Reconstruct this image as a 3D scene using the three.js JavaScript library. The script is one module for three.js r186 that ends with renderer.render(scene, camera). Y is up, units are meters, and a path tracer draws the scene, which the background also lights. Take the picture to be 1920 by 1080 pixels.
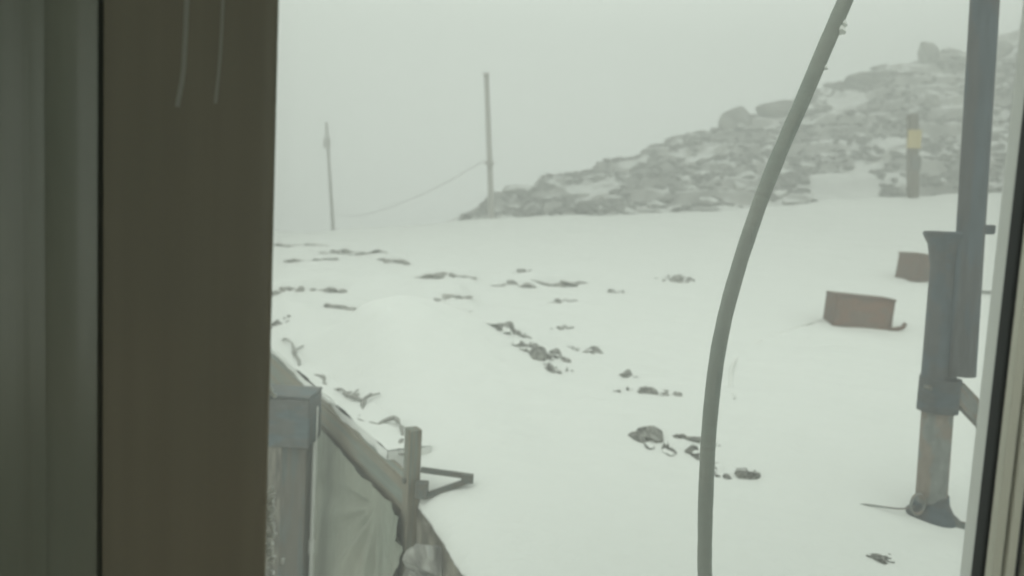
import * as THREE from 'three';
import { RoundedBoxGeometry } from 'three/addons/geometries/RoundedBoxGeometry.js';
import { mergeGeometries, mergeVertices, toCreasedNormals } from 'three/addons/utils/BufferGeometryUtils.js';

// ------------------------------------------------------------ camera, sky, sun, exposure
const scene = new THREE.Scene();
const camera = new THREE.PerspectiveCamera(45, 16 / 9, 0.05, 400);
camera.position.set(0, 1.5, 0);
camera.rotation.order = 'YXZ';
camera.rotation.set(THREE.MathUtils.degToRad(-4.823), 0, THREE.MathUtils.degToRad(3.0));
camera.focus = 1.5;
camera.userData.fStop = 2.6;

const SKY = [1.09, 1.195, 1.09];                      // even, slightly green overcast
{
  const W = 64, H = 32, data = new Float32Array(W * H * 4);
  for (let j = 0; j < H; j++) {
    const up = Math.max(0, Math.sin(((j + 0.5) / H - 0.5) * Math.PI));
    for (let i = 0; i < W; i++) {
      const k = (j * W + i) * 4, g = 1 + 0.12 * up;
      data[k] = SKY[0] * g; data[k + 1] = SKY[1] * g; data[k + 2] = SKY[2] * g; data[k + 3] = 1;
    }
  }
  const sky = new THREE.DataTexture(data, W, H, THREE.RGBAFormat, THREE.FloatType);
  sky.mapping = THREE.EquirectangularReflectionMapping;
  sky.magFilter = THREE.LinearFilter; sky.needsUpdate = true;
  scene.background = sky; scene.environment = sky;
}
const sun = new THREE.DirectionalLight(new THREE.Color(1, 0.985, 0.93), 0.8);
sun.position.set(-26, 44, 22); sun.castShadow = true; sun.shadow.radius = 70;
sun.shadow.mapSize.set(2048, 2048);
Object.assign(sun.shadow.camera, { left: -45, right: 45, top: 45, bottom: -45, near: 1, far: 150 });
scene.add(sun, sun.target); sun.target.position.set(0, 0, -20);
scene.fog = new THREE.FogExp2(new THREE.Color(0.94, 0.97, 0.93), 0.028);

const renderer = new THREE.WebGLRenderer({ antialias: true });
renderer.toneMapping = THREE.LinearToneMapping;
renderer.toneMappingExposure = 1.23;
renderer.shadowMap.enabled = true;

// ------------------------------------------------------------ helpers
let seed = 20;
const rnd = () => { seed = (seed * 1664525 + 1013904223) >>> 0; return seed / 4294967296; };
const rr = (a, b) => a + (b - a) * rnd();
const hash = (x, y, z) => {
  let h = Math.imul(x, 374761393) ^ Math.imul(y, 668265263) ^ Math.imul(z, 2147483647 - 61);
  h = Math.imul(h ^ (h >>> 13), 1274126177); return ((h ^ (h >>> 16)) >>> 0) / 4294967296;
};
const fade = (t) => t * t * t * (t * (t * 6 - 15) + 10), mix = (a, b, t) => a + (b - a) * t;
function noise(x, y, z = 0) {                          // -1 .. 1
  const X = Math.floor(x), Y = Math.floor(y), Z = Math.floor(z), u = fade(x - X), v = fade(y - Y), w = fade(z - Z);
  const c = (i, j, k) => hash(X + i, Y + j, Z + k);
  return 2 * mix(mix(mix(c(0, 0, 0), c(1, 0, 0), u), mix(c(0, 1, 0), c(1, 1, 0), u), v), mix(mix(c(0, 0, 1), c(1, 0, 1), u), mix(c(0, 1, 1), c(1, 1, 1), u), v), w) - 1;
}
const fbm = (x, y, z = 0, o = 4) => { let s = 0, a = 0.5; for (let i = 0; i < o; i++) { s += a * noise(x, y, z + i * 7.3); x *= 2.03; y *= 2.03; z *= 2.03; a *= 0.5; } return s; };
const clamp = (x, a = 0, b = 1) => Math.min(b, Math.max(a, x)), sm = (a, b, x) => { const t = clamp((x - a) / (b - a)); return t * t * (3 - 2 * t); };
const lerpTable = (xs, ys, x) => {
  if (x <= xs[0]) return ys[0];
  for (let i = 1; i < xs.length; i++) if (x <= xs[i]) return mix(ys[i - 1], ys[i], (x - xs[i - 1]) / (xs[i] - xs[i - 1]));
  return ys[ys.length - 1];
};

const taken = {};
const numbered = (n) => { const k = (taken[n] = (taken[n] ?? -1) + 1); return k ? `${n}_${String(k).padStart(3, '0')}` : n; };
function put(o, parent) { o.castShadow = o.receiveShadow = true; (parent ?? scene).add(o); return o; }
function mesh(name, geometry, material, parent) {      // a part when it has a parent, otherwise top level
  const m = new THREE.Mesh(geometry, material); m.name = parent ? name : numbered(name); return put(m, parent);
}
function thing(name, label, category, pos = [0, 0, 0], turn = 0, group) {
  const g = new THREE.Group(); g.name = numbered(name); scene.add(g);
  g.position.set(...pos); g.rotation.y = turn; g.userData = { label, category };
  if (group) g.userData.group = group;
  return g;
}
const tag = (o, label, category, group) => { o.userData = { label, category, ...(group ? { group } : {}) }; return o; };
const structure = (o) => { o.userData.kind = 'structure'; return o; };
const box = (w, h, d, x = 0, y = 0, z = 0, r = 0.004) => new RoundedBoxGeometry(w, h, d, 2, Math.min(r, w / 2.1, h / 2.1, d / 2.1)).translate(x, y, z);
function bar(a, b, r0, r1 = r0, seg = 14) {            // round bar between two points
  const A = new THREE.Vector3(...a), B = new THREE.Vector3(...b), d = B.clone().sub(A), g = new THREE.CylinderGeometry(r1, r0, d.length(), seg, 1);
  g.applyQuaternion(new THREE.Quaternion().setFromUnitVectors(new THREE.Vector3(0, 1, 0), d.clone().normalize()));
  return g.translate(...A.add(B).multiplyScalar(0.5).toArray());
}
function beam(a, b, w, h) {                            // square bar between two points
  const A = new THREE.Vector3(...a), B = new THREE.Vector3(...b), d = B.clone().sub(A), g = box(w, d.length(), h, 0, 0, 0, 0.004);
  g.applyQuaternion(new THREE.Quaternion().setFromUnitVectors(new THREE.Vector3(0, 1, 0), d.clone().normalize()));
  return g.translate(...A.add(B).multiplyScalar(0.5).toArray());
}
const curve = (pts, r, n = 80, seg = 14) => new THREE.TubeGeometry(new THREE.CatmullRomCurve3(pts.map((p) => new THREE.Vector3(...p))), n, r, seg, false);
function roughen(g, amp, freq) {                       // small dents pushed along the normal
  const p = g.attributes.position, n = g.attributes.normal;
  for (let i = 0; i < p.count; i++) {
    const x = p.getX(i), y = p.getY(i), z = p.getZ(i), k = amp * fbm(x * freq, y * freq, z * freq, 3);
    p.setXYZ(i, x + n.getX(i) * k, y + n.getY(i) * k, z + n.getZ(i) * k);
  }
  return g;
}

// grain textures: flat colour and relief only
function grain(size, f, srgb) {
  const d = new Uint8Array(size * size * 4);
  for (let j = 0; j < size; j++) for (let i = 0; i < size; i++) {
    const c = f(i / size, j / size), k = (j * size + i) * 4;
    for (let q = 0; q < 3; q++) d[k + q] = clamp(Array.isArray(c) ? c[q] : c) * 255;
    d[k + 3] = 255;
  }
  const t = new THREE.DataTexture(d, size, size); t.wrapS = t.wrapT = THREE.RepeatWrapping; t.magFilter = THREE.LinearFilter; t.minFilter = THREE.LinearMipmapLinearFilter; t.generateMipmaps = true;
  if (srgb) t.colorSpace = THREE.SRGBColorSpace;
  t.needsUpdate = true; return t;
}
const tile = (fn) => (u, v) => {                       // makes a noise tile without a seam
  const a = fade(u), b = fade(v); return mix(mix(fn(u, v), fn(u - 1, v), a), mix(fn(u, v - 1), fn(u - 1, v - 1), a), b);
};
const snowBump = grain(512, tile((u, v) => 0.5 + 0.55 * fbm(u * 14, v * 14, 3, 5)));
const rockTone = grain(512, (u, v) => { const n = tile((a, b) => fbm(a * 9, b * 9, 5, 5))(u, v); return [0.84 + 0.5 * n, 0.835 + 0.5 * n, 0.82 + 0.48 * n]; }, true);
const rockBump = grain(512, tile((u, v) => 0.5 + 0.6 * fbm(u * 12, v * 12, 9, 5)));
const paintTone = grain(512, (u, v) => {
  const n = tile((a, b) => fbm(a * 3, b * 2, 1, 4))(u, v), s = tile((a, b) => fbm(a * 70, b * 2, 4, 2))(u, v);
  return [0.88 + 0.14 * n + 0.05 * s, 0.87 + 0.09 * n + 0.06 * s, 0.84 + 0.08 * n + 0.06 * s];
}, true);
const brushBump = grain(512, tile((u, v) => 0.5 + 0.4 * noise(u * 120, v * 3, 2) + 0.12 * fbm(u * 30, v * 30, 6, 3)));
const rustTone = grain(512, (u, v) => {
  const n = tile((a, b) => fbm(a * 6, b * 6, 8, 5))(u, v), k = sm(0.02, 0.16, n);
  return [mix(0.80, 0.86, k), mix(0.82, 0.80, k), mix(0.81, 0.75, k)].map((c) => c + 0.16 * tile((a, b) => fbm(a * 22, b * 22, 2, 3))(u, v));
}, true);

const hoseTone = paintTone.clone(); hoseTone.repeat.set(5, 0.25); hoseTone.needsUpdate = true;
const rgb = (r, g, b) => new THREE.Color().setRGB(r, g, b);
const std = (c, o = {}) => new THREE.MeshStandardMaterial({ color: rgb(...c), roughness: 0.8, ...o });
const M = {
  snow: std([0.70, 0.715, 0.69], { roughness: 0.95, bumpMap: snowBump, bumpScale: 0.012 }),
  clump: std([0.70, 0.715, 0.69], { roughness: 0.95 }),
  rock: std([0.46, 0.46, 0.44], { roughness: 0.95, map: rockTone, bumpMap: rockBump, bumpScale: 0.02 }),
  rock2: std([0.36, 0.365, 0.35], { roughness: 0.95, map: rockTone, bumpMap: rockBump, bumpScale: 0.02 }),
  rockDark: std([0.30, 0.305, 0.29], { roughness: 0.95, map: rockTone, bumpMap: rockBump, bumpScale: 0.02 }),
  hill: new THREE.MeshStandardMaterial({ vertexColors: true, roughness: 0.95 }),
  earth: std([0.22, 0.21, 0.18], { roughness: 1, map: rockTone, bumpMap: rockBump, bumpScale: 0.03 }),
  stile: std([0.215, 0.193, 0.152], { roughness: 0.55, map: paintTone, bumpMap: brushBump, bumpScale: 0.0004 }),
  post: std([0.19, 0.165, 0.13], { roughness: 0.9, map: rockTone }),
  jamb: std([0.225, 0.236, 0.203], { roughness: 0.28, map: paintTone, bumpMap: brushBump, bumpScale: 0.0005 }),
  paleStrip: std([0.235, 0.235, 0.205], { roughness: 0.6 }),
  alu: std([0.74, 0.72, 0.63], { roughness: 0.45, bumpMap: brushBump, bumpScale: 0.0002 }),
  aluLight: std([0.70, 0.71, 0.68], { roughness: 0.5 }),
  rubber: std([0.035, 0.037, 0.038], { roughness: 0.7 }),
  glass: new THREE.MeshPhysicalMaterial({ color: 0xffffff, transmission: 1, thickness: 0, roughness: 0.29, ior: 1.5 }),
  plaster: std([0.8, 0.8, 0.76], { roughness: 0.95 }),
  floor: std([0.5, 0.46, 0.4], { roughness: 0.7 }),
  cable: std([0.29, 0.318, 0.305], { roughness: 0.75, map: hoseTone }),
  mast: std([0.088, 0.11, 0.134], { roughness: 0.6, map: rustTone, bumpMap: rockBump, bumpScale: 0.001 }),
  mastLow: std([0.285, 0.285, 0.28], { roughness: 0.7, map: rustTone, bumpMap: rockBump, bumpScale: 0.001 }),
  pole: std([0.40, 0.39, 0.36], { roughness: 0.9, bumpMap: brushBump, bumpScale: 0.004 }),
  crate: std([0.245, 0.168, 0.138], { roughness: 0.85, map: rustTone, bumpMap: rockBump, bumpScale: 0.004 }),
  crateDark: std([0.19, 0.13, 0.108], { roughness: 0.85, map: rustTone }),
  yellow: std([0.50, 0.40, 0.16], { roughness: 0.6 }),
  board: std([0.29, 0.31, 0.28], { roughness: 0.85, map: rustTone, bumpMap: brushBump, bumpScale: 0.002 }),
  sheet: std([0.33, 0.35, 0.312], { roughness: 0.8, map: paintTone, bumpMap: rockBump, bumpScale: 0.006, side: THREE.DoubleSide }),
  steel: std([0.17, 0.185, 0.18], { roughness: 0.7, map: rustTone }),
  cabinet: std([0.145, 0.178, 0.198], { roughness: 0.6, map: rustTone, bumpMap: rockBump, bumpScale: 0.002 }),
  bark: std([0.27, 0.27, 0.25], { roughness: 0.95 }),
};

// ------------------------------------------------------------ ground
const HX = [-40, -19.2, -9.06, -6.87, -0.73, 3.62, 8.55, 11.47, 14.4, 18.7, 40], HY = [-0.9, 0.34, 0.91, 1.1, 1.86, 2.25, 2.68, 3.19, 3.48, 3.9, 5.5];
const crest = (x) => lerpTable(HX, HY, x);
// rock ledges: x, z, length, height; the snow lies higher behind each
const LEDGES = [
  [-1.11, -11.48, 1.05, 0.13, 0.05], [0.07, -11.20, 0.72, 0.10, -0.1], [0.77, -11.52, 0.95, 0.14, 0.12], [-0.84, -10.01, 0.50, 0.10, 0.25], [-0.73, -9.44, 0.50, 0.10, 0.0],
  [-2.44, -14.15, 1.3, 0.16, -0.95], [-4.31, -14.59, 1.3, 0.09, 0.05], [-5.66, -18.28, 1.7, 0.12, 0.0], [-3.11, -10.51, 1.1, 0.16, 0.05], [-2.24, -9.41, 0.72, 0.10, -0.1], [-3.3, -15.6, 0.8, 0.10, 0.1],
];
const EDGE = [[1.4, 0.4], [0.75, -1.0], [0.15, -2.4], [-0.07, -2.89], [-0.30, -3.5], [-0.50, -3.95], [-2.63, -7.65], [-7.0, -15.2], [-20, -37.7]];
function edge(x, z) {                                  // signed distance to the drop (negative in the trench) and the nearest point on its line
  let best = 1e9, near = null, side = 1;
  for (let i = 1; i < EDGE.length; i++) {
    const [ax, az] = EDGE[i - 1], [bx, bz] = EDGE[i], ex = bx - ax, ez = bz - az, t = clamp(((x - ax) * ex + (z - az) * ez) / (ex * ex + ez * ez));
    const qx = ax + ex * t, qz = az + ez * t, d = Math.hypot(x - qx, z - qz);
    if (d < best - 1e-9) { best = d; near = [qx, qz]; side = ex * (z - az) - ez * (x - ax) > 0 ? 1 : -1; }
  }
  return { d: best * side, near };
}
function ground(x, z) {
  const d = -z, s = Math.pow(clamp((d - 3.5) / 22.5), 1.1);
  let y = crest(x) * s;
  if (d > 26) y -= 0.10 * Math.pow(d - 26, 1.1);
  y += 0.56 * Math.exp(-(((x + 1.05) / 1.15) ** 2) - ((d - 6.9) / (d > 6.9 ? 0.8 : 1.05)) ** 2) - 0.10 * Math.exp(-(((x + 1.2) / 2.4) ** 2) - ((d - 9) ** 2));
  const far = sm(3, 20, d);
  y += (0.035 + 0.07 * far) * fbm(x * 0.55 + 3, z * 0.55, 1, 3) + 0.035 * fbm(x * 1.3, z * 1.9, 2, 3) + 0.008 * fbm(x * 4, z * 4, 9, 3) + 0.014 * fbm(x * 1.4 + z * 0.8, z * 5 - x * 1.2, 14, 3) + 0.004 * fbm(x * 9, z * 9, 4, 2);
  y += 0.13 * sm(8.5, 11, d) * sm(22, 15, d) * sm(3.5, -1, x) * fbm(x * 0.8, z * 1.4, 6, 3);
  for (const [lx, lz, len, hh, a] of LEDGES) {
    const dx = x - lx, dz = z - lz; if (Math.abs(dx) > 3 || Math.abs(dz) > 3) continue;
    const u = dx * Math.cos(a) - dz * Math.sin(a), v = -(dx * Math.sin(a) + dz * Math.cos(a));   // v grows away from the house
    y += hh * Math.exp(-((u / (len * 0.5)) ** 4)) * sm(0.0, 0.14, v) * Math.exp(-Math.max(0, v - 0.15) / 0.8);
  }
  if (x < 1 && z > -16 && z < -3) y = mix(0.0, y, sm(0.0, 0.75, Math.abs(edge(x, z).d)));   // the drift comes down to the wall top
  return y;
}
const E = edge(2, -4).d > 0 ? 1 : -1;                  // which side is the bank
const bank = (x, z) => E * edge(x, z).d;

function snowSheet(xs, zs) {
  const nx = xs.length, nz = zs.length, pos = [], uv = [], out = [], idx = [];
  for (const z of zs) for (const x of xs) {
    const e = z > -16 && x < 3 ? edge(x, z) : { d: 1 * E }, d = E * e.d;
    let X = x, Z = z, Y = ground(x, z);
    if (d < 0) { X = e.near[0]; Z = e.near[1]; Y = ground(X, Z) - 0.16; }
    else Y -= 0.13 * Math.exp(-d / 0.07);              // the lip of the drift rolls over
    pos.push(X, Y, Z); uv.push(X / 1.6, Z / 1.6); out.push(d < 0);
  }
  for (let j = 0; j < nz - 1; j++) for (let i = 0; i < nx - 1; i++) {
    const a = j * nx + i, b = a + 1, c = a + nx, d = c + 1;
    if (out[a] && out[b] && out[c] && out[d]) continue;
    idx.push(a, b, c, b, d, c);
  }
  const g = new THREE.BufferGeometry();
  g.setAttribute('position', new THREE.Float32BufferAttribute(pos, 3)); g.setAttribute('uv', new THREE.Float32BufferAttribute(uv, 2));
  g.setIndex(idx); g.computeVertexNormals(); return g;
}
{
  const xs = [], zs = [];
  for (let x = 0, s = 0.03; x < 44; x += s) { if (x) xs.unshift(0.4 - x); xs.push(0.4 + x); if (x > 3) s = Math.min(1.2, s * 1.022); }
  for (let z = 14; z > -1.2; z -= 0.6) zs.push(z);
  for (let z = -1.25, s = 0.03; z > -56; z -= s) { zs.push(z); if (z < -6) s = Math.min(1.2, s * 1.012); }
  structure(mesh('snow_ground', snowSheet(xs, zs), M.snow));
}
{                                                      // trench floor and the raw earth face under the drift
  const g = new THREE.PlaneGeometry(22, 30, 80, 100).rotateX(-Math.PI / 2).translate(-9, -2.6, -15), p = g.attributes.position;
  for (let i = 0; i < p.count; i++) p.setY(i, -2.6 + 0.12 * fbm(p.getX(i) * 0.8, p.getZ(i) * 0.8, 3));
  g.computeVertexNormals(); structure(mesh('trench_floor', g, M.snow));
  const pos = [], uv = [], idx = [], N = 420, V = 40, path = new THREE.CurvePath();
  for (let i = 1; i < 8; i++) path.add(new THREE.LineCurve(new THREE.Vector2(...EDGE[i - 1]), new THREE.Vector2(...EDGE[i])));
  const L = path.getLength();
  for (let i = 0; i <= N; i++) {
    const q = path.getPointAt(i / N), t = path.getTangentAt(i / N), nx = t.y, nz = -t.x, flip = bank(q.x + nx * 0.05, q.y + nz * 0.05) > 0 ? -1 : 1;
    for (let j = 0; j <= V; j++) {
      const y = -0.13 - (j / V) * 2.65, s = (i / N) * L, k = (0.0 + 0.62 * Math.min(0.3, j / V) * sm(0.258, 0.205, i / N) + 0.06 * (j / V) + 0.11 * Math.min(1, j / 5) * (i / N < 0.25 ? 1 : 0.4) * fbm(s * 2.2, y * 2.6, 1, 4)) * flip;
      pos.push(q.x + nx * k, y + 0.03 * fbm(s * 4, y * 4, 5), q.y + nz * k); uv.push(s / 1.2, y / 1.2);
      if (i < N && j < V) { const a = i * (V + 1) + j; idx.push(a, a + 1, a + V + 1, a + 1, a + V + 2, a + V + 1); }
    }
  }
  const w = new THREE.BufferGeometry(); w.setAttribute('position', new THREE.Float32BufferAttribute(pos, 3)); w.setAttribute('uv', new THREE.Float32BufferAttribute(uv, 2)); w.setIndex(idx); w.computeVertexNormals();
  const e = mesh('earth_bank', w, M.earth); M.earth.side = THREE.DoubleSide; structure(e);
}

// ------------------------------------------------------------ rocky hill behind the crest
const SX = [-20, -9.35, -3.41, -0.7, 3.09, 6.17, 9.57, 11.27, 13.27, 15.64, 17.28, 19.96, 21.31, 22.61, 24.59, 26.63, 28.65, 30.26, 31.92, 50], SY = [-1.5, -0.5, 2.0, 4.05, 5.1, 6.2, 7.35, 7.9, 8.8, 9.6, 10.7, 11.8, 12.1, 12.9, 13.7, 14.0, 14.4, 15.3, 15.8, 20];
function hillParts(x, z) {
  const d = -z, t = clamp((d - 29) / 17), top = lerpTable(SX, SY, x), foot = crest(x * 0.62) - 1.2;
  let y = mix(foot, Math.max(top, foot - 0.3), Math.pow(t, 0.95));
  if (d > 46) y -= (d - 46) * 0.16;
  y += 0.55 * fbm(x * 0.3, z * 0.3, 2, 4) + 0.1 * fbm(x * 1.3, z * 1.3, 3, 3);
  const P = 1.05, q = y / P + 0.9 * fbm(x * 0.16 + z * 0.05, z * 0.16, 8, 3), fl = Math.floor(q), fr = q - fl, cut = 0.42;
  const stepped = fl + sm(0, cut, fr) * 0.92 + fr * 0.08, m = sm(-0.35, 0.1, fbm(x * 0.22, z * 0.3, 12, 3));
  y += (stepped - q) * P * 0.75 * m;
  return { y, steep: fr < cut ? Math.sin((fr / cut) * Math.PI) * m : 0 };
}
const hill = (x, z) => hillParts(x, z).y;
{
  const s = 0.17, x0 = -12, x1 = 37, z0 = -28.5, z1 = -50, nx = Math.round((x1 - x0) / s), nz = Math.round((z0 - z1) / s), pos = [], col = [], idx = [];
  for (let j = 0; j <= nz; j++) for (let i = 0; i <= nx; i++) {
    const x = x0 + i * s, z = z0 - j * s, h = hillParts(x, z), n = fbm(x * 0.55 - z * 0.2, z * 1.5, 21, 5);
    const bare = h.steep * 1.15 + n * 1.25 + 0.3 * fbm(x * 0.2, z * 0.2, 31, 2) > 0.34 + 2 * sm(2.4, 1.2, Math.abs(x - 15 + 0.25 * (z + 31)) + 0.8 * n) * sm(-37, -34, z) ? 1 : 0, tone = 0.33 * (1 + 0.55 * fbm(x * 2, z * 2, 41, 3));
    pos.push(x, h.y, z);
    if (bare) col.push(tone, tone * 1.0, tone * 0.93); else { const w = 0.68 + 0.1 * n; col.push(w, w * 1.015, w * 0.985); }
    if (i < nx && j < nz) { const a = j * (nx + 1) + i; idx.push(a, a + 1, a + nx + 1, a + 1, a + nx + 2, a + nx + 1); }
  }
  const g = new THREE.BufferGeometry(); g.setAttribute('position', new THREE.Float32BufferAttribute(pos, 3)); g.setAttribute('color', new THREE.Float32BufferAttribute(col, 3)); g.setIndex(idx); g.computeVertexNormals();
  structure(mesh('rocky_hill', g, M.hill));
}

// ------------------------------------------------------------ rocks
function rockShape(k, detail = 4) {                    // an angular stone about one metre across, with the snow that lies on it
  const g = mergeVertices(new THREE.IcosahedronGeometry(0.5, detail).deleteAttribute('uv').deleteAttribute('normal'), 1e-4), p = g.attributes.position, v = new THREE.Vector3();
  const cuts = []; for (let i = 0; i < 16; i++) { const n = new THREE.Vector3(noise(k * 3.1 + i, 1.5, 2.2), noise(k * 2.3, i + 0.4, 5.1), noise(k * 1.7, 9.2, i * 1.3)).normalize(); cuts.push([n, 0.23 + 0.17 * hash(k, i, 3)]); }
  for (let i = 0; i < p.count; i++) {
    v.fromBufferAttribute(p, i);
    for (const [n, c] of cuts) { const e = v.dot(n) - c; if (e > 0) v.addScaledVector(n, -e * 0.985); }
    v.multiplyScalar(1.12 + 0.10 * fbm(v.x * 5 + k * 9, v.y * 5, v.z * 5, 4)); p.setXYZ(i, v.x, v.y, v.z);
  }
  g.computeVertexNormals();
  const n = g.attributes.normal, uv = []; for (let i = 0; i < p.count; i++) uv.push(p.getX(i) * 0.8 + p.getY(i) * 0.3, p.getY(i) * 0.9 + p.getZ(i) * 0.7);
  g.setAttribute('uv', new THREE.Float32BufferAttribute(uv, 2));
  // snow cap: the upward faces raised into a rounded blanket
  const cp = new Float32Array(p.array), keep = [], id = g.index.array, up = (i) => n.getY(i) + 0.35 * fbm(p.getX(i) * 5, p.getZ(i) * 5, k, 2);
  for (let i = 0; i < p.count; i++) { const t = 0.045 * sm(0.42, 0.75, up(i)) - 0.006 * (up(i) < 0.5 ? 1 : 0); cp[i * 3] += n.getX(i) * t; cp[i * 3 + 1] += n.getY(i) * t; cp[i * 3 + 2] += n.getZ(i) * t; }
  for (let i = 0; i < id.length; i += 3) if ((up(id[i]) + up(id[i + 1]) + up(id[i + 2])) / 3 > 0.42) keep.push(id[i], id[i + 1], id[i + 2]);
  const root = Array.from({ length: p.count }, (_, i) => i), find = (i) => { while (root[i] !== i) i = root[i] = root[root[i]]; return i; }, size = {};
  for (let i = 0; i < keep.length; i += 3) { root[find(keep[i])] = find(keep[i + 1]); root[find(keep[i + 1])] = find(keep[i + 2]); }
  for (const i of keep) size[find(i)] = (size[find(i)] ?? 0) + 1;
  const most = +Object.keys(size).sort((a, b) => size[b] - size[a])[0], one = []; for (let i = 0; i < keep.length; i += 3) if (find(keep[i]) === most) one.push(keep[i], keep[i + 1], keep[i + 2]);
  const c = new THREE.BufferGeometry(); c.setAttribute('position', new THREE.BufferAttribute(cp, 3)); c.setIndex(one);
  const cap = mergeVertices(c.toNonIndexed(), 1e-5); cap.computeVertexNormals();
  return [toCreasedNormals(g, 0.42), cap];
}
const ROCKS = [1, 2, 3, 4, 5, 6].map((k) => rockShape(k, 7)), FAR = [11, 12, 13, 14, 15, 16].map((k) => rockShape(k, 4));
function rock(name, label, [x, y, z], [w, h, d], turn, kind = 0, { group, cap = true, set = ROCKS, m = M.rock } = {}) {
  const [g, c] = set[kind % set.length], o = mesh(name, g, m);
  o.position.set(x, y, z); o.scale.set(w, h, d); o.rotation.y = turn; tag(o, label, 'rock', group);
  if (cap) mesh('snow_cap', c, M.clump, o);
  return o;
}
// boulders that shape the hill's outline
const onHill = (x, z, lift) => [x, hill(x, z) + lift, z];
rock('boulder', 'big square boulder standing on the hill skyline behind the bent hose', onHill(13.6, -45, 0.3), [2.2, 2.3, 1.9], 0.4, 2, { set: FAR, cap: false, m: M.rock2 });
rock('boulder', 'tall narrow rock tower on the highest hill skyline near the mast', onHill(25.7, -45.5, 0.3), [1.4, 2.9, 1.3], 0.2, 3, { set: FAR, cap: false, m: M.rock2 });
rock('boulder', 'low domed boulder on the skyline where the hill is half its height', onHill(11.0, -45, 0.2), [2.3, 1.3, 1.8], 1.4, 1, { set: FAR, m: M.rock2 });
rock('boulder', 'wide dark crag on the skyline just right of the hose', onHill(17.3, -45, -0.55), [4.8, 2.2, 2.2], 0.1, 4, { set: FAR, cap: false, m: M.rock2 });
rock('boulder', 'long dark crag on the upper skyline left of the rock tower', onHill(22.6, -45, -0.2), [4.6, 2.1, 2.2], 0.3, 5, { set: FAR, cap: false, m: M.rock2 });
rock('boulder', 'dark outcrop at the low left end of the hill beside the nearer pole', onHill(0.4, -40, 0.1), [2.2, 1.0, 1.6], 0.2, 0, { set: FAR, m: M.rock2 });
rock('boulder', 'wide flat dark rock low on the hill behind the hose', onHill(10.3, -31.5, 0.15), [4.2, 1.0, 1.8], 0.05, 1, { set: FAR, m: M.rock2 });
for (let i = 0, n = 0; n < 110 && i < 2000; i++) {
  const x = rr(-2.5, 34), z = rr(-30, -46.5), f = (x + 3) / 36; if (rnd() > 0.35 + 0.8 * f || fbm(x * 0.3, z * 0.3, 51, 2) < -0.12) continue;
  if (Math.abs(x - 15 + 0.25 * (z + 31)) < 1.5 && z > -36) continue;           // the open snow gully
  const s = rr(0.35, 0.85) * (rnd() < 0.2 ? 1.7 : 1), y = hill(x, z);
  rock('boulder', 'grey snow-dusted boulder among the many scattered over the rocky hillside', [x, y + s * rr(-0.08, 0.10), z], [s * rr(1.0, 2.2), s * rr(0.7, 1.5), s * rr(0.8, 1.3)], rr(-0.9, 0.9), n, { set: FAR, group: 'boulders over the rocky hillside', m: n % 2 ? M.rock : M.rock2 }).rotation.z = rr(-0.3, 0.45);
  n++;
}
{                                                      // rubble between the boulders
  const N = 5200, im = new THREE.InstancedMesh(rockShape(21, 1)[0], M.rock2, N), q = new THREE.Object3D();
  for (let i = 0; i < N; i++) {
    let x, z; do { x = rr(-3, 35); z = rr(-29.5, -47); } while (fbm(x * 0.45, z * 0.7, 61, 3) < -0.06 || (Math.abs(x - 15 + 0.25 * (z + 31)) < 1.5 && z > -36));
    const s = rr(0.10, 0.42) * (rnd() < 0.1 ? 1.8 : 1); q.position.set(x, hill(x, z) + s * 0.1, z); q.scale.set(s * rr(1, 2), s * rr(0.6, 1), s); q.rotation.y = rr(0, 6.3); q.updateMatrix(); im.setMatrixAt(i, q.matrix);
  }
  im.name = 'rock_rubble'; im.userData = { label: 'small grey rubble strewn between boulders on the hillside', category: 'rubble', kind: 'stuff' }; put(im);
}
// ledges in the snowfield
const ledgeLabels = [
  'long dark rock ledge in the snow below the nearer pole', 'short rock ledge right of the long one in mid snowfield', 'dark rock ledge curving down to the right in mid snowfield', 'upper of two short stacked dark rocks behind the snow mound', 'lower of two short stacked dark rocks behind the snow mound',
  'slanting dark ledge running down right from the far pole', 'thin far rock ledge nearest below the far pole foot', 'farthest thin rock line at the edge of the snowfield', 'broken dark rock ledge beside the window frame edge', 'faint rock strip on the far flank of the snow mound', 'small far rock left of the slanting ledge',
];
LEDGES.forEach(([x, z, len, h, a], i) => {
  const o = thing('rock_ledge', ledgeLabels[i], 'rock', [x, 0, z], a), n = Math.max(2, Math.round(len / 0.13));
  for (let k = 0; k < n; k++) {
    const u = ((k + 0.5) / n - 0.5) * len, wx = x + u * Math.cos(a), wz = z - u * Math.sin(a), [g] = ROCKS[(i + k) % 6];
    const s = mesh('stone', g, k % 2 ? M.rock : M.rock2, o), e = 1 - 0.6 * Math.abs(2 * (k + 0.5) / n - 1) ** 2;
    s.position.set(u + rr(-0.05, 0.05), ground(wx, wz) + h * rr(-0.12, 0.24) * e, rr(-0.08, 0.05)); s.scale.set((len / n) * rr(1.0, 2.8), h * rr(0.5, 1.3) * e, 0.24); s.rotation.set(rr(-0.2, 0.2), rr(-0.7, 0.7), rr(-0.3, 0.3));
  }
});
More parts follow.
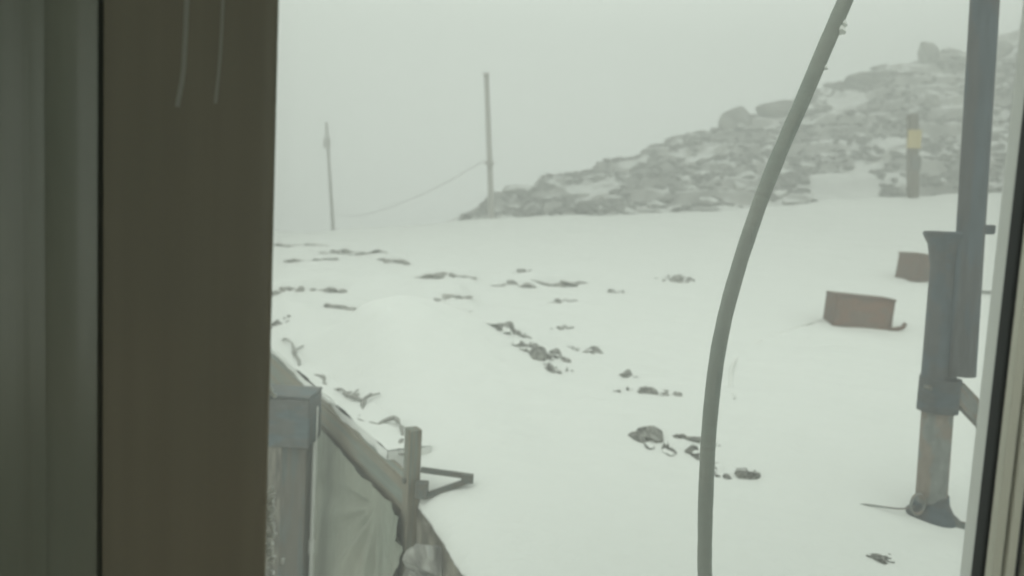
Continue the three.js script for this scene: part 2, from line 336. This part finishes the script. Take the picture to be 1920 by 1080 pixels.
// single rocks: x, z, width, height
for (const [x, z, w, h, turn, kind, label, m] of [
  [0.24, -6.59, 0.46, 0.22, 0.2, 0, 'largest dark rock of the cluster beside the snow mound', M.rockDark],
  [0.42, -6.50, 0.28, 0.17, 1.2, 3, 'pale-topped rock at the right side of the largest cluster rock', M.rock],
  [-0.02, -6.90, 0.30, 0.20, 0.8, 1, 'pointed rock at the left end of the dark cluster', M.rock2],
  [0.12, -7.05, 0.22, 0.15, 2.1, 4, 'small rock behind the cluster beside the snow mound', M.rock],
  [0.02, -8.34, 0.20, 0.09, 0, 2, 'small flat rock on its own behind the dark cluster', M.rock],
  [0.80, -7.10, 0.30, 0.13, 0.3, 4, 'low rock to the right of the dark cluster', M.rock],
  [0.45, -6.17, 0.22, 0.14, 0.5, 5, 'single stone in front of the dark cluster', M.rock],
  [1.12, -6.31, 0.18, 0.10, 0.2, 1, 'small grey stone left of the hose below the cluster', M.rock],
  [1.28, -5.90, 0.30, 0.10, -0.4, 2, 'half-buried long grey stone close left of the hose', M.rock],
  [1.05, -5.85, 0.20, 0.09, 0.3, 3, 'half-buried small stone at the left of a longer one', M.rock],
  [0.64, -8.42, 0.22, 0.12, 0.1, 0, 'faint snow-covered stone above the dark cluster', M.rock],
  [1.18, -4.66, 0.44, 0.16, 0.15, 4, 'dark oval rock in a hollow just left of the hose', M.rockDark],
  [1.46, -4.32, 0.28, 0.08, -0.1, 1, 'low dark rock just right of the hose foot', M.rockDark],
  [2.84, -12.17, 0.62, 0.22, 0.1, 5, 'faint wide rock alone on the far snow slope', M.rock],
  [1.66, -10.76, 0.24, 0.12, 0.6, 3, 'small stone beyond the right end of the curved ledge', M.rock],
  [0.76, -9.97, 0.30, 0.10, 0.2, 2, 'small flat stone in front of the curved ledge', M.rock],
  [0.18, -12.49, 0.26, 0.15, 0, 1, 'small knob of rock above the middle ledges', M.rock2],
  [-4.14, -16.44, 0.7, 0.26, 0.3, 0, 'pale rock clump standing below the far pole', M.rock],
  [-2.98, -9.0, 0.26, 0.10, 0.3, 4, 'small dark stone touching the window frame edge above the mound', M.rock2],
  [1.86, -3.27, 0.13, 0.03, -0.4, 2, 'thin dark stone sliver in the snow left of the mast foot', M.rock2],
]) {                                                   // each patch is a knot of stones that the snow half hides
  const o = thing('rock_outcrop', label, 'rock', [x, 0, z], turn * 0.4), n = 5 + Math.round(w * 26);
  for (let k = 0; k < n; k++) {
    const a = rr(0, 6.283), q = Math.sqrt(rnd()) * 0.5, u = q * Math.cos(a) * w * 1.35, v = q * Math.sin(a) * w * 0.8, f = k ? 1 - 1.2 * q : 1, e = w * (k ? rr(0.10, 0.34) : 0.5);
    const t = mesh('stone', ROCKS[(kind + k) % 6][0], k % 3 || m === M.rockDark ? m : M.rock2, o), hh = h * Math.max(0.25, f) * (k ? rr(0.35, 0.8) : 1.0);
    t.position.set(u, ground(x + u, z + v) + hh * rr(-0.22, 0.12), v); t.scale.set(e * rr(0.9, 1.5), hh * 1.2, e); t.rotation.set(rr(-0.15, 0.15), rr(0, 6.28), rr(-0.15, 0.15));
    if (k % 2) mesh('snow_cap', ROCKS[(kind + k) % 6][1], M.clump, t);
  }
}
// rocks under the drift at the trench corner
[[-0.36, -0.22, -3.46, 0.30, 0.34], [-0.22, -0.30, -3.12, 0.26, 0.36], [-0.10, -0.34, -2.78, 0.30, 0.40], [-0.45, -0.42, -3.66, 0.24, 0.34], [-0.34, -0.62, -3.20, 0.30, 0.36], [-0.48, -0.74, -3.5, 0.3, 0.4]].forEach(([x, y, z, w, h], i) =>
  rock('bank_rock', 'dark rock in the earth face under the snow lip at the trench corner', [x, y, z], [w * 0.8, h * 0.7, w * 0.8], i * 1.3, i, { group: 'rocks in the trench corner', cap: false, m: i % 2 ? M.rock : M.rock2 }));

// ------------------------------------------------------------ retaining wall with a draped sheet
const wallAt = (X, Y, Z) => { const u = [0.4989, 0.8667], n = [-0.8667, 0.4989]; return [-0.5 + u[0] * X + n[0] * Z, Y, -3.95 + u[1] * X + n[1] * Z]; };
{
  const w = thing('retaining_wall', 'low grey-green retaining wall with draped sheet along the trench', 'wall', [-0.5, 0, -3.95], -1.0485);
  mesh('cap_board', roughen(new THREE.BoxGeometry(9, 0.19, 0.07, 200, 5, 3).translate(-4.5, -0.095, 0.02), 0.008, 3), M.board, w);
  mesh('lower_board', roughen(new THREE.BoxGeometry(9, 0.17, 0.05, 200, 5, 3).translate(-4.5, -0.28, 0.012), 0.008, 3), M.board, w);
  const g = new THREE.PlaneGeometry(2.05, 2.45, 260, 160).translate(-0.985, -1.4, 0.075), p = g.attributes.position;
  for (let i = 0; i < p.count; i++) {
    const x = p.getX(i), y = p.getY(i), dx = x + 0.35, dy = -0.25 - y, a = Math.atan2(dx, Math.max(0.05, dy)), r = Math.hypot(dx, dy);
    const pull = 0.045 * sm(0, 0.5, r) * Math.exp(-r / 1.7) * (Math.sin(a * 15 + 2 * noise(r * 1.2, 0.3)) + 0.6 * Math.sin(a * 27 + 1.3));
    p.setZ(i, 0.10 + 0.6 * pull + 0.03 * fbm(x * 3, y * 0.7, 2, 3) + 0.012 * fbm(x * 9, y * 3, 6, 2) + 0.10 * sm(-0.2, -2.6, y) + 0.006 * fbm(x * 26, y * 14, 3, 2));
  }
  g.computeVertexNormals(); mesh('sheet', g, M.sheet, w);
  const post = mesh('post', box(0.085, 2.95, 0.075, 0, -1.15, 0.03, 0.006), M.board, w);
  mesh('bolt', bar([0, 0.02, 0.06], [0, 0.02, 0.085], 0.016), M.steel, post);
  // snow lying on the cap board
  const s = roughen(new THREE.BoxGeometry(8.6, 0.12, 0.30, 260, 6, 12).translate(-4.72, 0.0, -0.125), 0.045, 2.1);
  mesh('snow_strip', s, M.clump, w);
}
{
  const b = thing('steel_bracket', 'dark triangular steel bracket reaching out over the snow from the wall post', 'bracket', [0, 0, 0]);
  mesh('top_bar', beam([-0.47, 0.095, -3.9], [-0.18, 0.062, -3.92], 0.03, 0.03), M.steel, b);
  mesh('lower_bar', beam([-0.45, -0.05, -3.86], [-0.17, 0.05, -3.91], 0.032, 0.03), M.steel, b);
  mesh('gusset', box(0.07, 0.05, 0.04, -0.2, 0.055, -3.905), M.steel, b);
  mesh('clamp', box(0.07, 0.09, 0.06, -0.455, -0.01, -3.87), M.steel, b);
}
{
  const c = thing('utility_cabinet', 'blue-grey metal cabinet on a pedestal in the trench beside the window frame', 'cabinet', [-1.87, -2.6, -5.0]);
  mesh('cabinet_box', box(0.96, 0.36, 0.32, 0.0, 2.64, 0, 0.015), M.cabinet, c);
  mesh('roof', box(0.965, 0.02, 0.33, 0.0, 2.832, 0, 0.008), M.cabinet, c);
  mesh('pedestal', box(0.19, 2.46, 0.16, 0.35, 1.23, 0, 0.01), M.steel, c);
}
{
  const c = thing('conduit_pipe', 'thin pale upright conduit pipe in front of the draped sheet', 'pipe', [-1.40, -2.6, -5.02]);
  mesh('pipe', bar([0, 0, 0], [0.0, 2.72, -0.02], 0.018), M.aluLight, c);
  mesh('pipe_coupling', bar([0, 1.6, -0.01], [0, 1.7, -0.01], 0.026), M.aluLight, c);
}
{
  const pts = [[-2.66, -8.07], [-2.26, -7.31], [-2.01, -6.67], [-1.68, -6.15], [-1.43, -5.79], [-1.14, -5.44], [-1.09, -5.10], [-0.94, -4.87], [-0.80, -4.94], [-0.67, -4.46], [-0.58, -4.16]];
  const b = thing('dead_branch', 'bare crooked branch lying along the snow behind the wall top', 'branch');
  const y = (x, z, l = 0.03) => [x, ground(x, z) + l - 0.02 * (bank(x, z) < 0.15 ? 1 : 0), z];
  mesh('stem', roughen(curve(pts.flatMap(([x, z], i) => (i ? [0, 1, 2].map((k) => { const t = (k + 1) / 3, X = mix(pts[i - 1][0], x, t) + 0.045 * noise(i * 3 + k, 1.5), Z = mix(pts[i - 1][1], z, t) + 0.045 * noise(i * 3 + k, 7.5); return y(X, Z, 0.062 + 0.026 * noise(i * 3 + k, 3.5)); }) : [y(x, z)])), 0.012, 300, 8), 0.02, 12), M.bark, b);
  for (let k = 0; k < 6; k++) { const q = rr(0, 6.99), i = Math.floor(q), f = q - i, x = mix(pts[i][0], pts[i + 1][0], f), z = mix(pts[i][1], pts[i + 1][1], f), a = rr(-0.9, 0.7), l = rr(0.06, 0.14); mesh('twig', curve([y(x, z, 0.01), y(x + 0.5 * l * Math.cos(a), z - 0.5 * l * Math.sin(a), rr(0.01, 0.05)), y(x + l * Math.cos(a + 0.3), z - l * Math.sin(a + 0.3), rr(0, 0.05))], 0.008, 14, 6), M.bark, b); }
  mesh('twig', curve([y(-2.26, -7.31), y(-2.3, -7.38, 0.04), y(-2.24, -7.46, 0.03)], 0.009, 20, 8), M.bark, b);
  mesh('twig', curve([y(-1.14, -5.44), y(-1.1, -5.50, 0.04), y(-1.02, -5.52, 0.03)], 0.008, 20, 8), M.bark, b);
  mesh('twig', curve([y(-0.94, -4.87, 0.05), y(-0.86, -4.75, 0.07), y(-0.8, -4.62, 0.05)], 0.008, 20, 8), M.bark, b);
}

// ------------------------------------------------------------ utility poles and the marker post
function utilityPole(label, foot, head, r, parts, m = M.pole) {
  const p = thing('utility_pole', label, 'pole', foot), v = head.map((c, i) => c - foot[i]), L = Math.hypot(...v), at = (t) => v.map((c) => c * t);
  mesh('shaft', roughen(bar(at(-0.5 / L), v, r, r * 0.72, 16), 0.02, 2), m, p);
  for (const [name, t, w, h] of parts) { const c = at(t); mesh(name, box(w, h, 0.12, c[0], c[1], c[2] + r + 0.05, 0.01), m, p); }
}
utilityPole('nearer utility pole leaning left at the foot of the rocky hill', [-0.87, ground(-0.87, -25.5) - 0.05, -25.5], [-1.32, 7.0, -25.5], 0.11, [['insulator_bracket', 0.39, 0.36, 0.12], ['cap', 0.99, 0.2, 0.1]]);
utilityPole('farther faint utility pole at the left beside the window frame', [-12.7, ground(-12.7, -50) - 0.05, -50], [-13.74, 8.33, -50], 0.15, [['insulator_bracket', 0.87, 0.5, 0.7]], M.pole);
tag(mesh('sagging_wire', curve([[-1.25, 3.9, -25.35], [-3.2, 2.95, -27.5], [-5.2, 2.26, -30], [-9.4, 1.75, -40], [-13.2, 2.1, -49.75]], 0.015, 60, 6), M.pole), 'thin wire sagging between the two utility poles', 'wire');
{
  const x = 14.42, z = -25.6, y = ground(x, z), p = thing('marker_post', 'marker post with a yellow plate at the foot of the rocky hill', 'post', [x, y, z]);
  mesh('shaft', roughen(new THREE.BoxGeometry(0.30, 3.5, 0.26, 3, 30, 3).translate(0, 1.25, 0), 0.03, 2).rotateZ(0.105), M.post, p);
  mesh('plate', box(0.48, 0.66, 0.05, -0.21, 2.08, 0.17).rotateZ(0.02), M.yellow, p);
  mesh('band', box(0.36, 0.5, 0.3, -0.07, 1.25, 0, 0.02), M.steel, p);
}

// ------------------------------------------------------------ mast on the right
{
  const m = thing('steel_mast', 'thick grey steel mast on a flared foot beside the right window frame', 'mast', [2.40, -0.02, -3.80]);
  mesh('lower_tube', roughen(bar([0.03, -0.1, -0.02], [0.0, 0.85, -0.02], 0.078, 0.078, 24), 0.004, 8), M.mastLow, m);
  mesh('sleeve', roughen(bar([-0.005, 0.72, -0.02], [-0.02, 1.60, -0.02], 0.086, 0.088, 28), 0.004, 8), M.mast, m);
  mesh('flange', roughen(new THREE.LatheGeometry([[0.0, 0.08], [0.10, 0.08], [0.128, 0.08], [0.134, 0.07], [0.128, 0.055], [0.105, 0.01], [0.092, -0.07], [0.088, -0.09]].map((q) => new THREE.Vector2(...q)), 36).translate(-0.02, 1.55, -0.02), 0.004, 9), M.mast, m);
  const up = mesh('upper_tube', bar([0.055, 0.86, 0.08], [-0.085, 3.9, 0.08], 0.066, 0.066, 24), M.mast, m);
  mesh('lug', box(0.07, 0.05, 0.06, 0.10, 1.65, 0.08, 0.01), M.mast, up);
  const c = mesh('clamp_collar', roughen(new THREE.CylinderGeometry(0.102, 0.102, 0.19, 28, 4).translate(0.005, 0.73, -0.02), 0.003, 9), M.mast, m);
  mesh('clamp_bolt', bar([-0.12, 0.78, 0.05], [-0.10, 0.78, 0.08], 0.014), M.steel, c);
  mesh('brace', beam([0.06, 0.78, 0.0], [0.52, 0.36, 0.02], 0.1, 0.1), M.mastLow, m);
  mesh('foot', roughen(new THREE.LatheGeometry([[0.078, 0.16], [0.085, 0.11], [0.11, 0.06], [0.155, 0.02], [0.17, -0.02], [0.17, -0.06]].map((q) => new THREE.Vector2(...q)), 36).translate(0.03, 0.0, -0.02), 0.006, 9), M.mast, m);
  mesh('foot_beam', beam([0.05, 0.0, 0.05], [0.62, -0.03, 0.35], 0.09, 0.07), M.steel, m);
  mesh('ring', new THREE.TorusGeometry(0.05, 0.009, 10, 28).scale(0.75, 1.15, 1).translate(-0.085, 0.115, 0.04), M.mastLow, m);
  mesh('guy_wire', curve([[-0.10, 0.10, 0.04], [-0.16, 0.07, 0.0], [-0.22, 0.06, -0.04], [-0.32, 0.045, -0.1], [-0.42, 0.0, -0.14]], 0.005, 30, 8), M.mastLow, m);
}

// ------------------------------------------------------------ crates in the snow
{
  const x = 4.52, z = -9.05, c = thing('crate', 'larger rusty brown box half sunk in the open snow', 'box', [x, ground(x, z) - 0.05, z], -0.16);
  c.rotation.z = -0.045; c.scale.setScalar(0.87);
  mesh('body', roughen(new THREE.BoxGeometry(0.80, 0.47, 0.5, 20, 12, 12).translate(0, 0.235, 0), 0.012, 3), M.crate, c);
  mesh('lid', roughen(new THREE.BoxGeometry(0.83, 0.035, 0.53, 20, 2, 12).translate(0, 0.485, 0), 0.008, 3), M.crateDark, c);
  mesh('corner_strap', box(0.03, 0.45, 0.53, -0.392, 0.24, 0, 0.004), M.crateDark, c);
  mesh('corner_strap', box(0.03, 0.45, 0.53, 0.392, 0.24, 0, 0.004), M.crateDark, c);
  mesh('bent_bar', curve([[0.36, 0.06, 0.27], [0.46, 0.08, 0.29], [0.55, 0.12, 0.28], [0.58, 0.17, 0.26]], 0.03, 24, 10), M.crateDark, c);
}
{
  const x = 7.40, z = -12.75, c = thing('crate', 'smaller brown box farther back, tilted against a pipe beside the mast', 'box', [x, ground(x, z) - 0.06, z], 0.25);
  c.rotation.z = -0.10;
  mesh('body', roughen(new THREE.BoxGeometry(0.55, 0.48, 0.45, 14, 12, 12).translate(0, 0.24, 0), 0.012, 3), M.crateDark, c);
  mesh('lid', roughen(new THREE.BoxGeometry(0.58, 0.035, 0.48, 14, 2, 12).translate(0, 0.495, 0), 0.008, 3), M.crate, c);
  mesh('pipe', bar([0.24, 0.22, 0.1], [0.5, 0.34, 0.2], 0.06), M.crateDark, c);
  mesh('pipe', bar([0.24, 0.08, 0.2], [0.5, 0.02, 0.35], 0.045), M.crateDark, c);
}
tag(mesh('iron_rod', bar([7.55, ground(7.55, -11.4) + 0.05, -11.4], [8.0, ground(8.0, -11.5) + 0.03, -11.5], 0.022), M.steel), 'thin dark rod lying on the snow right of the mast', 'rod');
{
  const pts = [[4.15, -9.2], [3.5, -8.55], [2.85, -7.9], [2.35, -7.1], [2.05, -6.3], [1.9, -5.7]];
  tag(mesh('buried_cable', curve(pts.map(([x, z]) => [x, ground(x, z) - 0.004, z]), 0.014, 90, 8), M.aluLight), 'thin snow-covered cable curving from the larger box toward the hose', 'cable');
}

// ------------------------------------------------------------ hose hanging in front of the window
{
  const pts = [[1.36, 3.3, -2.0], [1.07, 2.61, -2.1], [0.929, 2.218, -2.1], [0.823, 1.906, -2.1], [0.747, 1.682, -2.1], [0.680, 1.423, -2.1], [0.641, 1.193, -2.1], [0.629, 0.927, -2.1], [0.6416, 0.587, -2.1], [0.66, 0.40, -2.1], [0.75, 0.12, -2.1], [0.95, 0.02, -2.05], [1.3, 0.0, -1.9]];
  const h = thing('hanging_hose', 'thick grey hose bending down across the view from the eaves', 'hose');
  mesh('hose', roughen(curve(pts, 0.0225, 260, 20), 0.0022, 14), M.cable, h);
  for (const [x, y, s] of [[0.905, 2.13, 0.017], [0.912, 2.148, 0.012], [0.868, 2.07, 0.011], [0.87, 2.02, 0.009]]) { const c = mesh('ice_clump', ROCKS[3][0], M.clump, h); c.position.set(x + 0.012, y, -2.088); c.scale.setScalar(s * 2); }
}

// ------------------------------------------------------------ window and room
{
  const w = thing('window_jamb', 'wide dark brown painted window jamb filling the left of the view', 'window frame', [0, 0, -0.8]);
  const ss = new THREE.Shape(); ss.moveTo(-0.474, 0.05); ss.lineTo(-0.474, 0.003); ss.quadraticCurveTo(-0.474, 0, -0.471, 0); ss.lineTo(-0.296, 0); ss.bezierCurveTo(-0.287, 0, -0.2795, 0.002, -0.2795, 0.007); ss.lineTo(-0.285, 0.014); ss.lineTo(-0.33, 0.05);
  const s = mesh('stile', new THREE.ExtrudeGeometry(ss, { depth: 1.5, bevelEnabled: false, curveSegments: 16 }).rotateX(-Math.PI / 2).translate(0, 0.7, 0), M.stile, w);
  mesh('pale_strip', curve([[-0.3795, 1.80, 0], [-0.3800, 1.728, 0], [-0.3815, 1.684, 0], [-0.3832, 1.655, 0], [-0.3892, 1.618, 0]], 0.0028, 40, 8).scale(1, 1, 0.4), M.paleStrip, s);  // two thin raised curved strips, a little paler than the stile
  mesh('pale_strip', curve([[-0.3385, 1.80, 0], [-0.3397, 1.73, 0], [-0.3417, 1.675, 0], [-0.3460, 1.624, 0]], 0.0018, 40, 8).scale(1, 1, 0.4), M.paleStrip, s);
  const sh = new THREE.Shape(); sh.moveTo(-0.80, 0.06); sh.lineTo(-0.80, -0.03); sh.bezierCurveTo(-0.70, -0.035, -0.585, -0.03, -0.555, -0.004); sh.lineTo(-0.54, 0.0); sh.bezierCurveTo(-0.52, -0.008, -0.50, -0.004, -0.482, 0.004); sh.lineTo(-0.482, 0.06);
  mesh('moulding', new THREE.ExtrudeGeometry(sh, { depth: 1.5, bevelEnabled: false, curveSegments: 20 }).rotateX(-Math.PI / 2).translate(0, 0.7, 0), M.jamb, w);
  mesh('backing', box(0.45, 1.5, 0.03, -0.57, 1.45, -0.076), M.rubber, w);
}
{
  const w = thing('sliding_window', 'pale aluminium sliding window sash with glass panes and black gasket at the right', 'window', [0, 0, -0.8]);
  mesh('outer_flange', box(0.04, 1.44, 0.030, 0.619, 1.45, -0.0555, 0.002), M.aluLight, w);
  mesh('gasket', box(0.02, 1.44, 0.018, 0.596, 1.45, -0.023, 0.002), M.rubber, w);
  const st = mesh('meeting_stile', box(0.0125, 1.44, 0.012, 0.5948, 1.45, -0.006, 0.002), M.alu, w);
  mesh('stile_rib', box(0.0115, 1.44, 0.03, 0.6098, 1.45, -0.013, 0.002), M.alu, st);
  mesh('rib_seam', box(0.003, 1.44, 0.01, 0.6025, 1.45, -0.009, 0.001), M.rubber, st);
  mesh('side_gasket', box(0.008, 1.44, 0.03, 0.6196, 1.45, -0.017, 0.002), M.rubber, w);
  mesh('second_stile', box(0.056, 1.44, 0.04, 0.652, 1.45, -0.012, 0.004), M.alu, w);
  mesh('glass_pane', new THREE.PlaneGeometry(0.91, 1.44).translate(0.143, 1.45, -0.0365), M.glass, w);
  mesh('glass_pane', new THREE.PlaneGeometry(1.19, 1.44).translate(1.275, 1.45, -0.02), M.glass, w);
  mesh('top_rail', box(2.2, 0.06, 0.07, 0.82, 2.20, -0.02), M.alu, w);
  mesh('bottom_rail', box(2.2, 0.06, 0.07, 0.82, 0.70, -0.02), M.alu, w);
  mesh('end_stile', box(0.06, 1.44, 0.06, 1.9, 1.45, -0.01), M.alu, w);
}
{                                                      // snow crumbs caught along the pane's left edge, outside
  const parts = [];
  const crumb = [31, 32, 33, 34].map((k) => rockShape(k, 1)[0]);
  for (const [x0, x1, y0, y1, n] of [[-0.292, -0.283, 1.279, 1.292, 10], [-0.290, -0.281, 1.10, 1.165, 60], [-0.289, -0.281, 1.05, 1.10, 16], [-0.273, -0.267, 1.066, 1.075, 4]]) for (let i = 0; i < n; i++) {
    const s = rr(0.003, 0.0075); parts.push(crumb[i % 4].clone().scale(s, s, s * 0.7).translate(rr(x0, x1), rr(y0, y1), -0.8405));
  }
  const m = mesh('snow_crumbs', mergeGeometries(parts), M.clump); m.userData = { label: 'white snow crumbs caught on the pane along the dark jamb', category: 'snow', kind: 'stuff' };
}
{
  const wall = (name, w, h, d, x, y, z, m = M.plaster) => structure(mesh(name, new THREE.BoxGeometry(w, h, d).translate(x, y, z), m));
   wall('wall_left', 0.2, 2.9, 2.3, -1.2, 1.3, 0.25); wall('wall_right', 0.2, 2.9, 2.3, 2.2, 1.3, 0.25);
  const back = structure(mesh('wall_back', mergeGeometries([[3.2, 0.7, 0.2, 0.5, 0.46, 1.4], [3.2, 0.48, 0.2, 0.5, 2.505, 1.4], [0.25, 1.45, 0.2, -0.975, 1.537, 1.4], [0.25, 1.45, 0.2, 1.975, 1.537, 1.4]].map(([w, h, d, x, y, z]) => new THREE.BoxGeometry(w, h, d).translate(x, y, z))), M.plaster));
  mesh('glass_pane', new THREE.PlaneGeometry(2.7, 1.45).translate(0.5, 1.537, 1.4), M.glass, back);
  wall('floor', 3.6, 0.6, 2.5, 0.5, -0.2, 0.25, M.floor); wall('ceiling', 3.6, 0.2, 2.5, 0.5, 2.85, 0.25);
  wall('wall_front_sill', 3.2, 0.56, 0.2, 0.5, 0.388, -0.9); wall('wall_front_head', 3.2, 0.52, 0.2, 0.5, 2.488, -0.9);
  wall('wall_front_side', 0.3, 1.558, 0.2, -0.95, 1.45, -0.9); wall('wall_front_end', 0.17, 1.558, 0.2, 2.015, 1.45, -0.9);
}

renderer.render(scene, camera);
